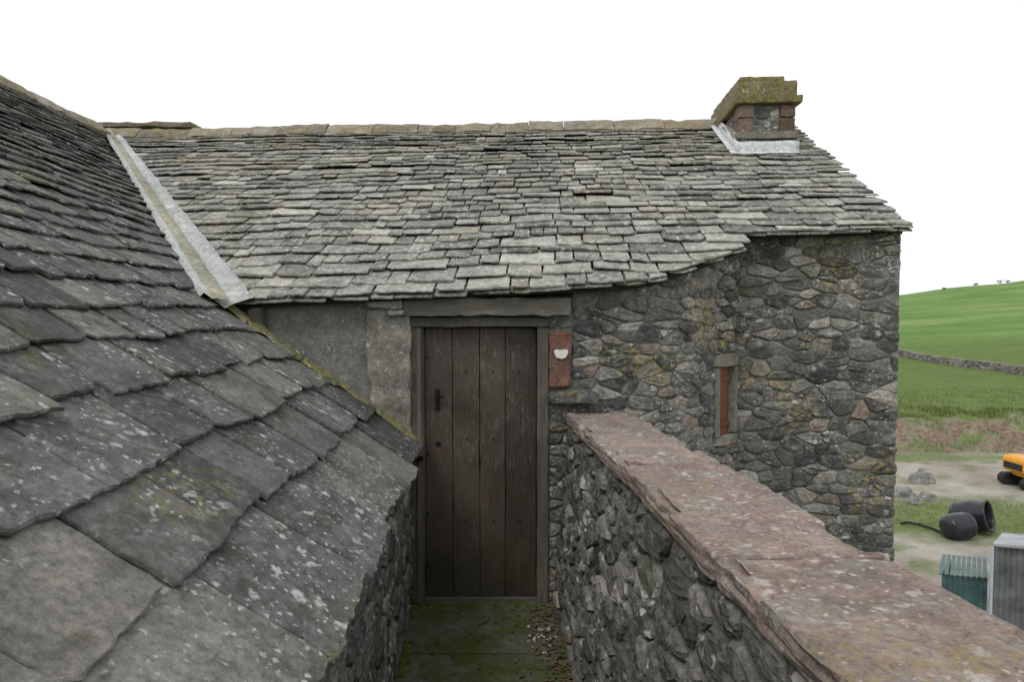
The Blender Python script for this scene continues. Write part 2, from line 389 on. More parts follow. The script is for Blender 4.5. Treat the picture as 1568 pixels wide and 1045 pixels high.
for t0,e in exps:
    s=-5.2+R(0,.2); ph=R(0,9); f_=t0/WR
    while s<2.95:
        wd=(R(.09,.21) if random.random()<.55 else R(.2,.38))*(1.15-.4*f_); s1=s+wd
        bb=base((s+s1)/2)*(1-f_)+.022*math.sin(s*1.3+ph)+.010*math.sin(s*4+ph*2)
        w0=t0+bb+R(-.020,.020)*(1 if t0>.05 else .3); w1=w0+e*1.6
        if random.random()<.07: w0-=R(.01,.03)
        if s1>smin_v(w0+.05) and s<SV-.03 and w1-.3*e>wmin((s+s1)/2)+.02:
            t=R(.009,.020)
            col=(random.random(),cl(.62*(1-f_)+.15+R(-.35,.4)),cl(f_*.9+R(-.2,.3)))
            slate(mb,RF,s+.002,s1-R(.001,.006),w0,w1,.029,t,.017,clampM,col)
        s=s1
s=-1.85
while s<SV-.01:
    s1=min(s+R(.14,.30),SV); m=(s+s1)/2
    slate(mb,lambda a,b,c:RF(a,b,c-.018),s,s1-.004,wmin(m)-.005,wmin(m)+.2,.016,.014,.012,lambda a,b:(a,max(b,wmin(a)-.012))); s=s1
mb.obj('roof_slates',M['slate_main'],house)

mb=MB()
poly=[(-1.80,-.10),(.6,.10),(.9,.19),(1.2,.39),(1.62,.69),(1.70,.91),(2.80,.97),(2.80,WR-.01),(-4.75,WR-.01)]
n=len(poly); vs=[RF(a,b,-.028) for a,b in poly]+[RF(a,b,-.06) for a,b in poly]
mb.add(vs,[tuple(range(n)),tuple(range(2*n-1,n-1,-1))]+[(i,(i+1)%n,(i+1)%n+n,i+n) for i in range(n)],(.5,.5,.5))
r0=RF(-4.9,WR,0); r1=RF(2.81,WR,0); dn=Vector((.0599,.9982,-.62))*3.2
vs=[r0,r1,r1+dn,r0+dn]; vs+=[v-Vector((0,0,.06)) for v in vs]
mb.add(vs,[(0,1,2,3),(7,6,5,4),(0,1,5,4),(1,2,6,5),(2,3,7,6),(3,0,4,7)],(.5,.5,.5))
mb.obj('roof_deck',M['dark'],house)
mb=MB()
Wb=Vector((.0599,.9982,-.62)).normalized(); Nb=Wb.cross(S).normalized()
if Nb.z<0: Nb=-Nb
Ob=RF(0,WR,0)+Wb*3.75
def RB(s,w,n=0): return Ob+S*s-Wb*w+Nb*(n+.01)
t0=0
while t0<3.65:
    e=.18-.02*t0; s=-4.9
    while s<SV-.03:
        s1=min(s+R(.14,.32),SV); slate(mb,RB,s+.002,s1-.002,t0,min(t0+e*1.5,3.76),.03,.014,.012,lambda a,b:(a,b)); s=s1
    t0+=e
mb.obj('rear_roof_slates',M['slate_main'],house)

def ridge(mb,F,s0,s1,wing=.15,seg=(.38,.62),cross=None):
    s=s0
    while s<s1-.05:
        e=min(s+R(*seg),s1); dz=R(-.008,.010); col=rc(); tl=R(-.012,.012)
        prof=[(-wing,-.115),(-wing*.62,-.045),(-wing*.25,.0),(0,.018),(wing*.25,.0),(wing*.62,-.045),(wing,-.115)]
        inn=[(x*.85,z-.045) for x,z in prof[::-1]]
        full=prof+inn; m=len(full); ns=7; vs=[];fs=[]
        for i in range(ns+1):
            q=s+.004+(e-s-.008)*i/ns
            for x,z in full:
                P=F(q,x,z+dz+tl*i/ns); P=P+Vector((0,0,1))*(.016*noise.noise(P*7)+.010*noise.noise(P*23))+cross*.016*noise.noise(P*9+Vector((5,5,5)))
                vs.append(P)
        for i in range(ns):
            for j in range(m): k2=(j+1)%m; fs.append((i*m+j,i*m+k2,(i+1)*m+k2,(i+1)*m+j))
        fs+= [tuple(range(m)),tuple(range(ns*m,ns*m+m))[::-1]]
        mb.add(vs,fs,col); s=e
Rr=RF(0,WR,0); Hn=Vector((.0599,.9982,0))
def sag(s): return -.012*math.sin((s+4.8)/7*math.pi*1.0)+.010*math.sin(s*2.1)
mb=MB(); ridge(mb,lambda s,x,z:Rr+S*s+Hn*x+Vector((0,0,z+.062+sag(s))),-4.85,2.2,cross=Hn)
mb.obj('ridge_stones',M['ridge'],house)
mb=MB(); box(mb,(-5.35,8.0,3.0),(-3.95,8.35,4.13),(.2,.5,.5),(12,3,6),.015)
mb.obj('rear_skew_wall',M['rubble'],house)
mb=MB(); box(mb,(-5.4,7.95,4.13),(-3.85,8.4,4.20),(.2,.5,.5),(14,3,2),.015)
mb.obj('rear_skew_coping',M['ridge'],house)

# ---- walls
A=(-1.95,4.27)
front,LF=path_map([A,(.80,4.27),(1.2,4.42),(1.66,4.84)])
def fs_(x): return x+1.95
def topF(s):
    p=front(s,0,0); return pz(p.x,p.y)-.07
LW=2.75+.427+.623
w_a=2.75+.427+.375; w_b=w_a+.20
ops=[(-1,fs_(-.655),.90,3),(fs_(-.655),fs_(.235),-1,3),(fs_(.1),fs_(.392),1.39,1.79),(-1,fs_(.38),1.85,3),
     (w_a-.062,w_b+.048,.93,1.60)]
mb=MB(); rubble(mb,front,0,LW,FZ-.3,2.9,topF,ops,hm=(.04,.11),wm=(.08,.24))
rubble(mb,front,fs_(.8),LW,GZ,FZ-.3,None,[],hm=(.06,.12),wm=(.12,.3))
right,LR=path_map([(1.64,4.95),(2.84,4.80)])
def topR(s):
    p=right(s,0,0); return pz(p.x,p.y)-.05
rubble(mb,right,0,LR+.006,GZ,3.2,topR,[],hm=(.045,.11),wm=(.08,.25))
gable,LG=path_map([(2.84,4.80),(2.68,7.10),(2.55,9.75)])
def topG(s):
    p=gable(s,0,0)
    return min(pz(p.x,p.y)-.05, 3.86-.62*(p.y-7.12)-.05)
rubble(mb,gable,0.0,LG,GZ,3.9,topG,[],hm=(.07,.13),wm=(.12,.32),prot=(.001,.012))
mb.obj('rubble_walls',M['rubble'],house)
mb=MB()
pts=[(-1.95,4.27),(-.655,4.27),(-.655,4.75),(.235,4.75),(.235,4.27),(.80,4.27),(1.2,4.42),(1.477,4.673),(1.40,4.76),(1.57,4.91),(1.646,4.827),(1.66,4.95),(2.84,4.80),(2.68,7.1),(-1.95,7.1)]
def zt(p): return min(pz(*p)-.065,3.75)
prism(mb,pts,[zt(p) for p in pts],GZ)
prism(mb,[(-1.95,7.1),(2.68,7.1),(2.55,9.75),(-1.95,9.75)],[3.75,3.75,2.15,2.15],GZ)
prism(mb,[(-4.6,7.6),(-1.96,7.45),(-1.96,9.75),(-4.6,9.75)],[3.75,3.75,2.15,2.15],GZ)
mb.obj('mortar_core',M['mortar'],house)
mb=MB(); box(mb,(-.655,4.262,1.99),(.40,4.80,2.05),(.5,.5,.5)); mb.obj('wall_plate',M['dark'],house)
mb=MB(); box(mb,(-1.95,4.235,.80),(-.90,4.30,2.045),(.5,.6,.5),(60,2,60),.010,nscale=9)
mb.obj('rendered_wall_panel',M['render'],house,True)
mb=MB(); hexbox(mb,lambda u,v,w:Vector((-.93+.275*u+.012*math.sin(w*5)*(1-u),4.205+.13*v+.01*math.sin(w*7+1)+.012*noise.noise(Vector((u*4,w*9,3)))*(1-v),.92+1.0*w)),(.6,.6,.5),(18,4,54),.014,nscale=9)
mb.obj('door_jamb_stone',M['jamb'],house,True)
mb=MB(); box(mb,(-.94,4.165,1.915),(-.70,4.28,1.99),(.9,.5,.5),(10,4,4),.012)
box(mb,(-.80,4.160,1.872),(-.69,4.26,1.915),(.9,.5,.5),(6,3,3),.01)
mb.obj('corbel_stone',M['jamb'],house,True)
mb=MB(); box(mb,(-.70,4.185,1.868),(.38,4.36,1.992),None,(30,3,5),.010)
mb.obj('timber_lintel',M['lintel'],house)
mb=MB()
box(mb,(-.655,4.235,FZ),(-.580,4.37,1.80),None,(3,3,20),.004)
box(mb,(-.615,4.215,FZ),(-.592,4.236,1.80),None,(2,2,20),.003)
box(mb,(.165,4.235,FZ),(.235,4.37,1.80),None,(3,3,20),.004)
box(mb,(-.665,4.225,1.800),(.245,4.37,1.866),None,(14,3,3),.005)
box(mb,(-.58,4.28,FZ-.01),(.165,4.37,FZ+.012),None)
mb.obj('door_frame',M['frame'],house)
mb=MB(); xs=[-.577,-.395,-.215,-.045,.162]
for a,b in zip(xs,xs[1:]):
    box(mb,(a+.0025,4.315+R(0,.004),FZ+.014),(b-.0025,4.345,1.793),None,(3,1,30),.002,nscale=4,seed=a*5)
mb.obj('door_boards',M['door'],house)
mb=MB(); box(mb,(-.575,4.346,FZ+.01),(.16,4.37,1.80)); mb.obj('door_backing',M['dark'],house)
mb=MB()
box(mb,(-.508,4.304,1.245),(-.478,4.315,1.385)); cyl(mb,(-.493,4.275,1.34),(-.493,4.315,1.34),.011)
box(mb,(-.510,4.268,1.332),(-.445,4.28,1.348)); cyl(mb,(-.493,4.306,1.27),(-.493,4.302,1.27),.009)
cyl(mb,(-.49,4.308,1.02),(-.49,4.316,1.02),.017)
for z in (.55,1.6,.95,.2): cyl(mb,(-.56,4.309,z),(-.56,4.316,z),.008,n=8)
for z in (1.05,1.5,.5):
    for x in (-.3,-.13,.05): cyl(mb,(x+R(-.01,.01),4.3115,z),(x,4.3165,z),.005,n=6)
box(mb,(-.63,4.20,.93),(-.575,4.216,.96))
mb.obj('door_latch',M['iron'],house)
mb=MB(); hexbox(mb,lambda u,v,w:Vector((.240+(.140+.012*w)*u,4.228+.10*v,1.40+.375*w)),(.4,.2,.5),(9,4,20),.012)
mb.obj('sandstone_quoin',M['sandred'],house,True)
mb=MB(); vs=[];m=24
for i in range(m):
    t=2*math.pi*i/m; r=1+.10*math.sin(3*t)+R(-.06,.06); ct,st=math.cos(t),math.sin(t); sq=1/max(abs(ct),abs(st))**.6
    vs.append(Vector((.318+.050*ct*r*sq*.85,4.2125,1.628+.033*st*r*sq*.85)))
vs+=[v+Vector((0,.018,0)) for v in vs]
mb.add(vs,[tuple(range(m))]+[(i,(i+1)%m,(i+1)%m+m,i+m) for i in range(m)],(.5,.5,.5)); mb.obj('white_paint_mark',M['paint'],house)
mb=MB(); box(mb,(.235,4.16,1.295),(.56,4.32,1.385),(.25,.5,.5),(12,4,4),.018)
mb.obj('ledge_stone',M['rubble'],house)
mb=MB()
def wf(a,b,z0,z1,n0,n1,mbx,cuts=(4,4,10),amp=.006,col=None):
    hexbox(mbx,lambda u,v,w:front(a+(b-a)*u,z0+(z1-z0)*w,n0+(n1-n0)*v),col,cuts,amp)
wf(w_a-.06,w_a,1.0,1.5,-.10,.024,mb); wf(w_b,w_b+.045,1.0,1.5,-.10,.022,mb)
wf(w_a-.06,w_b+.045,1.502,1.60,-.10,.028,mb); wf(w_a-.06,w_b+.045,.93,.998,-.10,.032,mb)
mb.obj('window_surround',M['jamb'],house)
mb=MB(); wf(w_a+.004,w_a+.098,1.0,1.5,-.05,-.025,mb,(1,1,1),0); wf(w_a+.102,w_b-.004,1.0,1.5,-.05,-.027,mb,(1,1,1),0)
wf(w_a+.004,w_b-.004,1.40,1.43,-.025,-.010,mb,(1,1,1),0); wf(w_a+.004,w_b-.004,1.07,1.10,-.025,-.010,mb,(1,1,1),0)
mb.obj('window_shutter',M['shutter'],house)

# ---- chimney
def CH(p): return Vector((2.42,6.28,0))+S*p.x+Hn*p.y+Vector((0,0,p.z))
mb=MB(); box(mb,(-.235,.02,2.9),(.235,1.06,3.87),(.15,.5,.5),fr=CH)
mb.obj('chimney_core',M['mortar'],house)
mb=MB()
for face in range(3):
    if face==0: mp=lambda s,z,n: CH(Vector((-.235+s,.02-n,z))); L=.47
    elif face==1: mp=lambda s,z,n: CH(Vector((-.235-n,1.06-s,z))); L=1.04
    else: mp=lambda s,z,n: CH(Vector((.235+n,.02+s,z))); L=1.04
    rubble(mb,mp,.12,L-.12,3.0,3.86,None,[],hm=(.05,.10),wm=(.09,.2),prot=(.004,.012))
mb.obj('chimney_rubble',M['rubble'],house)
mb=MB()
for (x0,x1,y0,y1) in ((-.26,-.12,-.005,.15),(.12,.26,-.005,.15),(-.26,-.12,.93,1.085),(.12,.26,.93,1.085)):
    for zz,h_ in ((3.0,.215),(3.22,.17),(3.395,.215),(3.615,.13),(3.75,.12)):
        dd=R(0,.05)
        box(mb,(x0-(0),y0,zz),(x1+(R(-.02,.02) if x0<0 else 0),y1+dd*(y0<.5),zz+h_),None,(8,8,8),.004,fr=CH,seed=zz+x0)
mb.obj('chimney_quoins',M['chimstone'],house)
mb=MB()
box(mb,(-.30,-.05,3.875),(.315,1.13,3.945),None,(24,30,4),.004,fr=CH,nscale=12)
box(mb,(-.268,-.01,3.948),(.275,1.09,4.09),None,(20,30,6),.004,fr=CH,seed=2,nscale=12)
box(mb,(-.250,.03,4.093),(.17,1.05,4.145),None,(16,30,3),.004,fr=CH,seed=4,nscale=12)
mb.obj('chimney_cap',M['chim'],house)
mb=MB(); box(mb,(-.285,-.035,3.545),(.285,.04,3.615),None,(16,4,4),.005,fr=CH)
hexbox(mb,lambda u,v,w:CH(Vector((-.285+.06*u,.04+.9*v,3.545+.07*w+.42*v))),None,(2,14,3),.005)
mb.obj('chimney_string_course',M['jamb'],house)
mb=MB()
def chz(x,y):
    p=CH(Vector((x,y,0))); return pz(p.x,p.y)
hexbox(mb,lambda u,v,w:CH(Vector((-.30+.6*u,-.025+.03*v,0)))+Vector((0,0,chz(0,0)-.02+.145*w)),(.9,.9,.5),(8,1,3),.004)
hexbox(mb,lambda u,v,w:CH(Vector((-.29+.58*u,-.07+.05*v,0)))+Vector((0,0,chz(0,-.07+.05*v)+.035+.008*w)),(.9,.9,.5),(8,2,1),.003)
hexbox(mb,lambda u,v,w:CH(Vector((-.285+.02*u,-.03+.75*v,0)))+Vector((0,0,chz(-.28,-.03+.75*v)+.14*w)),(.9,.9,.5),(1,12,2),.004)
hexbox(mb,lambda u,v,w:CH(Vector((-.35+.08*u,-.07+.87*v,0)))+Vector((0,0,chz(-.3,-.07+.87*v)+.036+.008*w)),(.9,.9,.5),(2,12,1),.003)
mb.obj('chimney_flashing',M['leadw'],house,True)

# ================================================================== LEFT WING
wing=empty('slate_roofed_wing')
S2=Vector((-K,1,0)).normalized(); H2=Vector((-1,-K,0)).normalized(); a2=math.atan(.756)
W2=H2*math.cos(a2)+Vector((0,0,math.sin(a2))); N2=S2.cross(W2)
if N2.z<0: N2=-N2
O2=C(-.40,0,1.015)
def LFm(s,w,n=0): return O2+S2*s+W2*w+N2*(n+.016*noise.noise(Vector((s*1.1,w*1.1,13)))+.004*noise.noise(Vector((s*7,w*7,3))))
WL=4.83
def smaxL(w): return 4.20 if w<1.62 else 4.1+(w-1.567)*3.5/3.27-.04
def clampL(s,w): return min(s,smaxL(w)+R(-.004,.004)),min(w,WL+.02)
mb=MB(); t0=0; ex=[.38,.33,.29,.25,.22,.20,.185,.17,.16,.15]; i=0
while t0<WL-.02:
    e=ex[i] if i<len(ex) else max(.10,.15-.006*(i-9)); e*=R(.94,1.06)
    s=-2.2+R(0,.3); big=max(0,1-t0/1.7)
    while s<smaxL(t0):
        wd=R(.11,.30)+big*R(.08,.40); s1=s+wd
        if 0<smaxL(t0)-s1<.10: s1=smaxL(t0)+.01
        w0=t0+R(-.028,.018)*(1+big*.6); t=R(.009,.018)+big*R(.0,.008)
        slate(mb,LFm,s+.002,s1-.001-R(0,.006),w0,w0+e*1.5,.030+.010*big,t,.016+.004*big,clampL); s=s1
    t0+=e; i+=1
mb.obj('wing_roof_slates',M['slate_left'],wing)
mb=MB()
poly=[(-2.2,.03),(4.2,.03),(4.2,1.66),(7.5,WL-.02),(-2.2,WL-.02)]
n=len(poly); vs=[LFm(a,b,-.024) for a,b in poly]+[LFm(a,b,-.06) for a,b in poly]
mb.add(vs,[tuple(range(n)),tuple(range(2*n-1,n-1,-1))]+[(i,(i+1)%n,(i+1)%n+n,i+n) for i in range(n)],(.5,.5,.5))
r0=LFm(-2.2,WL);r1=LFm(8.5,WL); dn=(Vector((-math.cos(a2),0,-math.sin(a2))))*4.6
vs=[r0,r1,r1+dn,r0+dn]; vs+=[v-Vector((0,0,.06)) for v in vs]
mb.add(vs,[(0,1,2,3),(7,6,5,4),(0,1,5,4),(1,2,6,5),(2,3,7,6),(3,0,4,7)],(.5,.5,.5))
mb.obj('wing_roof_deck',M['dark'],wing)
Rl=LFm(0,WL)
mb=MB(); ridge(mb,lambda s,x,z:Rl+S2*s-H2*x+Vector((0,0,z+.07+.02*math.sin(s*1.7))),-2.2,7.55,wing=.16,cross=H2)
mb.obj('wing_ridge_stones',M['ridge'],wing)
mb=MB(); mpw=lambda s,z,n: C(-.46+n,s,z)
rubble(mb,mpw,-2.0,4.26,FZ-.02,.965,None,[],hm=(.06,.13),wm=(.1,.3),prot=(.003,.022))
mb.obj('wing_rubble_wall',M['rubble_dark'],wing)
mb=MB()
a=[C(-.46,-2,0),C(-.46,4.265,0),C(-1.45,4.265,0),C(-1.45,-2,0)]
prism(mb,[(q.x,q.y) for q in a],[.985,.985,1.7,1.7],GZ)
a=[C(-1.451,-2,0),C(-1.451,4.265,0),C(-4.23,7.5,0),C(-4.23,-2,0)]
prism(mb,[(q.x,q.y) for q in a],[1.7,1.7,3.78,3.78],GZ)
a=[C(-4.231,-2,0),C(-4.231,8.4,0),C(-7.7,8.4,0),C(-7.7,-2,0)]
prism(mb,[(q.x,q.y) for q in a],[3.78,3.78,1.1,1.1],GZ)
mb.obj('wing_core',M['mortar'],wing)
mb=MB(); w_=.0
while w_<1.5:
    e=min(w_+R(.2,.4),1.5); wd=R(.06,.09)+.06*(w_>.5); o_=R(-.01,.01)
    hexbox(mb,lambda u,v,w:LFm(4.205-wd+wd*u+o_,w_+.002+(e-w_-.004)*v,.024+(.016+.014*u)*w),None,(6,12,2),.012,nscale=16,seed=w_); w_=e
mb.obj('verge_moss_stones',M['mossy'],wing)

# ---- valley flashing
gut=MB(); fil=MB()
V0=Vector((-4.63,7.6,pz(-4.63,7.6))); V1=Vector((-1.85,4.1,pz(-1.85,4.1))); VD=(V1-V0).normalized(); VL=(V1-V0).length
nn=60
def side(nrm,sgn):
    d=nrm.cross(VD).normalized(); return d if d.dot(Vector((sgn,0,0)))>0 else -d
dr=side(N,1); dl=side(N2,-1)
def vstrip(mb,prof,col):
    vs=[];fs=[]; m=len(prof(0))
    for i in range(nn+1):
        t=i/nn; P=V0+VD*(VL+.17)*t
        for q in prof(t): vs.append(P+q+Vector((0,0,.010*noise.noise(P*6+q*11))))
    for i in range(nn):
        for j in range(m-1): fs.append((i*m+j,i*m+j+1,(i+1)*m+j+1,(i+1)*m+j))
    mb.add(vs,fs,col)
def profA(t):
    k=.085+.085*t; j=.010*noise.noise(Vector((t*23,1,1))); j2=.016*noise.noise(Vector((t*31,7,1)))
    return [dl*(k*1.0+.006+j)+N2*.018,dl*(k*1.0+j)+N2*.050,dl*k*.4+N2*.046,(N+N2)*.022,dr*k*.45+N*.045,dr*(k*1.15+j2)+N*.048,dr*(k*1.15+.006+j2)+N*.016]
vstrip(gut,profA,(.6,.75,.6))
gut.obj('valley_flashing',M['lead'],wing,True)
def profB(t):
    k=.034+.030*t; j=.012*noise.noise(Vector((t*25,3,1)))
    c0=dl*(.02+.02*t)+ (N+N2)*.022
    return [c0+dl*(k+j),c0+dl*k*.6+N2*.028,c0+N2*.038+N*.005,c0+dr*k*.6+N2*.022,c0+dr*(k+j)]
vstrip(fil,profB,(.6,.6,.5))
fil.obj('valley_cement_fillet',M['fillet'],wing,True)
mb=MB(); hexbox(mb,lambda u,v,w:Vector((-.93+.20*u,4.13+.09*v,0))+Vector((0,0,1.03+.756*.42*(1-u)*.48+.10*v+.012*w+.02)),(.7,.9,.5),(5,4,1),.005)
mb.obj('lead_apron',M['leadw'],wing,True)
mb=MB(); hexbox(mb,lambda u,v,w:Vector((-1.66+.075*u,4.11+.12*v,1.74+.19*w)),None,(3,3,5),.008); mb.obj('eaves_end_board',M['frame'],wing)

# ================================================================== WALKWAY + PARAPET
mb=MB(); yy=-2.0
for e in (-.6,.7,1.9,2.95,3.62,4.36):
    box(mb,(-.52,yy+.002,FZ-.1),(.62,e-.002,FZ),None,(20,20,2),.005,fr=Cf,nscale=4); yy=e
mb.obj('roof_walkway',M['floor'],None,True)
a=[C(-.5,-2,0),C(-.5,4.26,0),C(.9,4.26,0),C(.9,-2,0)]
sub=MB(); prism(sub,[(q.x,q.y) for q in a],FZ-.09,GZ); sub.obj('walkway_base_wall',M['mortar'])
t=NT('green_moss'); a_t=t.attr(); t.bump(t.noise(90,4,.7),1,.01); t.done(t.mix(1,t.ramp(a_t[0],[(0,(.05,.075,.018)),(1,(.11,.14,.03))]),t.ramp(t.noise(30,4,.7),[(.3,.5),(.7,1.4)]),'MULTIPLY'),1,.1)
mb=MB()
for i in range(420):
    left=random.random()<.6
    y=R(2.3,4.22); x=(-.455+abs(random.gauss(0,.035))) if left else .505-abs(random.gauss(0,.02))
    if random.random()<.12: y=4.22-abs(random.gauss(0,.02)); x=R(-.42,.48)
    P=C(x,y,FZ-.004); r=R(.008,.028); m=7
    vs=[P+Vector((0,0,r*R(.35,.6)))]+[P+Vector((math.cos(k*2*math.pi/m)*r*R(.7,1.2),math.sin(k*2*math.pi/m)*r*R(.7,1.2),r*.15)) for k in range(m)]+[P+Vector((math.cos(k*2*math.pi/m)*r*1.2,math.sin(k*2*math.pi/m)*r*1.2,-.003)) for k in range(m)]
    mb.add(vs,[(0,1+k,1+(k+1)%m) for k in range(m)]+[(1+k,1+(k+1)%m,1+m+(k+1)%m,1+m+k) for k in range(m)],rc())
mb.obj('moss_cushions',t.m,None,True)
par=empty('parapet_wall')
def xin(z): return .50+.09*max(0,(z-FZ))/1.25
def ctop(y): return 1.89-(.575+.026*(y-1.2))
mb=MB(); mpp=lambda s,z,n: C(xin(z)-n,s,z)
rubble(mb,mpp,-1.6,4.28,FZ-.02,1.35,lambda s:ctop(s)-.076,[],hm=(.05,.12),wm=(.09,.25),prot=(.004,.028),gap=.012)
mb.obj('parapet_rubble',M['rubble_dark'],par)
mb=MB(); mpo=lambda s,z,n: C(.93+n,s,z)
rubble(mb,mpo,-1.6,4.4,GZ,1.35,lambda s:ctop(s)-.076,[],hm=(.07,.13),wm=(.12,.32))
mb.obj('parapet_outer_rubble',M['rubble'],par)
mb=MB()
def pc(u,v,w):
    y=-1.6+5.9*v; z=GZ+(ctop(y)-.075-GZ)*w
    return C(xin(max(z,FZ))+(.93-xin(max(z,FZ)))*u,y,z)
hexbox(mb,pc,(.3,.5,.5),(1,1,8)); mb.obj('parapet_core',M['mortar'],par)
edges=[4.265,2.62,1.545,.62,-.45,-1.6]; mb=MB()
for i,(b,a) in enumerate(zip(edges,edges[1:])):
    dx=R(-.012,.012); dz=R(-.006,.006)
    def cp(u,v,w):
        y=a+.004+(b-a-.008)*v; x=.565+dx+(.985-.565)*u
        P=C(x,y,ctop(y)-.070+.070*w+dz+.004*math.sin(y*3))
        q=noise.noise(Vector((y*3.2,i*5,1)))+.5*noise.noise(Vector((y*9,i*5,4)))
        if u<.08 and w>.55 and q>.12: P.x+=.05*min(q,.6); P.z-=.012
        if u>.92 and w>.55 and q<-.2: P.x+=.04*max(q,-.6); P.z-=.012
        if 0<w<1 and (u<.01 or u>.99): P.x+=(.008*noise.noise(Vector((y*6,w*9,i))))
        if w>.9:
            f=noise.noise(Vector((x*5,y*3.2,i*3)))
            P.z+=.004*noise.noise(Vector((x*16,y*16,2)))-(.005 if f>.12 else 0)
        return P
    hexbox(mb,cp,([.95,.45,.6,.2,.5][i],R(.4,.8),.5),(40,int((b-a)*80),8),.007,nscale=6,seed=i*3.3,wear=.7)
mb.obj('coping_slabs',M['sand'],par)

mb=MB()
for i in range(800):
    y=R(2.2,4.2); x=.50-abs(random.gauss(0,.10))-.02
    if random.random()<.12: x=R(-.4,.45)
    P=C(min(x,.47),y,FZ+.008+R(0,.014)); r=R(.006,.022); an=R(0,6.28)
    u=Vector((math.cos(an),math.sin(an),R(-.4,.4)))*r; v=Vector((-math.sin(an),math.cos(an),R(-.4,.4)))*r*.55
    mb.add([P-u,P+v,P+u,P-v],[(0,1,2,3)],rc())
mb.obj('fallen_leaves',M['leaf'])
mb=MB()
for i in range(26):
    y=random.gauss(3.75,.12); P=C(min(.46,random.gauss(.36,.05)),y,FZ+.01); r=R(.006,.018)
    u=Vector((R(-1,1),R(-1,1),R(0,.5))).normalized()*r; v=u.cross(Vector((0,0,1))).normalized()*r*.8
    mb.add([P-u,P+v,P+u,P-v,P+Vector((0,0,r*.8))],[(0,1,4),(1,2,4),(2,3,4),(3,0,4)],rc())
mb.obj('lime_chips',M['chip'])

# ================================================================== GROUND & HILL
def sm(a,b,x):
    t=max(0,min(1,(x-a)/(b-a))); return t*t*(3-2*t)
def terr(x,y):
    r=math.hypot(x,y); base=GZ
    if y<5: return base+.03*noise.noise(Vector((x*.4,y*.4,0)))
    wob=.9*noise.noise(Vector((x*.25,3.3,0)))
    z=base+.95*sm(25.2+wob,28.2+wob,y)+.05*noise.noise(Vector((x*.5,y*.5,0)))*sm(3,12,r)
    z+=.34*noise.noise(Vector((x*.9,y*.9,2)))*sm(25,26,y)*(1-sm(28,31,y))
    z+=.20*noise.noise(Vector((x*2.6,y*2.6,2)))*sm(25,26,y)*(1-sm(28,30,y))
    if y>60:
        a=max(.25,min(1.1,x/y)); cz=1.89+260*(.030+.115*(a-.6)); t=min(1,(y-60)/200)
        z=z+(cz+2.55)*(t*(1-.12*math.sin(t*math.pi)))*sm(-.1,.25,x/y) if y<=260 else z+(cz+2.55)*sm(-.1,.25,x/y)-.03*(y-260)
        z+=.5*noise.noise(Vector((x*.02,y*.02,7)))*t
    return z
rad=[0.01,3,6,8]; r=8
while r<48: r*=1.012; rad.append(r)
while r<1600: r*=1.06; rad.append(r)
ang=[]; d=-180
while d<180:
    ang.append(d); d+= .27 if 24<=d<48 else 3
verts=[];faces=[];cols=[]
for r in rad:
    for d in ang:
        x,y=r*math.sin(math.radians(d)),r*math.cos(math.radians(d)); z=terr(x,y)
        verts.append((x,y,z))
        nz=noise.noise(Vector((x*.35,y*.35,1)))*.9; nz2=noise.noise(Vector((x*1.3,y*1.3,5))); nz3=noise.noise(Vector((x*3,y*3,9)))
        grass=sm(27.0,28.4,y+nz+nz2*1.3+nz3*.6)
        gp=1-sm(.7,1.35,math.hypot((x-12.6)/3.6,(y-17.0)/1.7)+nz*.35+nz2*.35+nz3*.2)
        gp2=1-sm(.8,1.25,math.hypot((x-15)/3.2,(y-24.2)/.7)+nz*.3+nz2*.2)
        gp3=.8*sm(.0,.3,nz2+.4*nz3)*sm(24.5,25.5,y)
        gp4=.6*sm(.2,.5,nz2+.5*nz3)*(y>10)
        grass=max(grass,gp*.9,gp2*.8,gp3,gp4,1-sm(-5,0,y) if y<0 else 0)
        earth=max(sm(24.0,25.6,y+nz),.35*sm(-.1,.4,nz+.5*nz2))*(1-grass)
        cols.append((grass,earth,sm(60,90,y)))
na=len(ang)
for i in range(len(rad)-1):
    for j in range(na):
        k=(j+1)%na; faces.append((i*na+j,i*na+k,(i+1)*na+k,(i+1)*na+j))
g=MB(); g.v=verts; g.f=faces; g.c=cols
t=NT('ground_yard_and_fields'); at=t.attr()
n1=t.noise(.9,6,.65); n2=t.noise(6,5,.7,0,4); n3=t.noise(.045,4,.5,.2,9,(1,2.6,1)); n4=t.noise(18,4,.7,0,4)
yard=t.ramp(n1,[(.3,(.25,.222,.185)),(.5,(.33,.305,.26)),(.7,(.40,.375,.325))]); yard=t.mix(.6,yard,t.ramp(n4,[(.3,.6),(.7,1.3)]),'MULTIPLY')
earth=t.ramp(n2,[(.3,(.09,.065,.045)),(.5,(.18,.13,.095)),(.7,(.30,.235,.18))])
gr=t.ramp(n2,[(.3,(.06,.095,.025)),(.55,(.12,.175,.045)),(.75,(.18,.225,.075))])
gr=t.mix(.7,gr,t.ramp(n1,[(.3,(.6,.65,.6)),(.7,(1.3,1.15,1.3))]),'MULTIPLY')
far=t.ramp(n3,[(.35,(.095,.18,.045)),(.5,(.13,.215,.055)),(.65,(.185,.26,.085))])
far=t.mix(.6,far,t.ramp(t.noise(.6,6,.75,0,2),[(.3,.65),(.7,1.3)]),'MULTIPLY')
c=t.mix(at[1],yard,earth); g0=t.mix(at[2],gr,far); c=t.mix(at[0],c,g0)
t.bump(n2,.6,.05); t.done(c,.95,.1)
g.obj('ground',t.m,None,True)

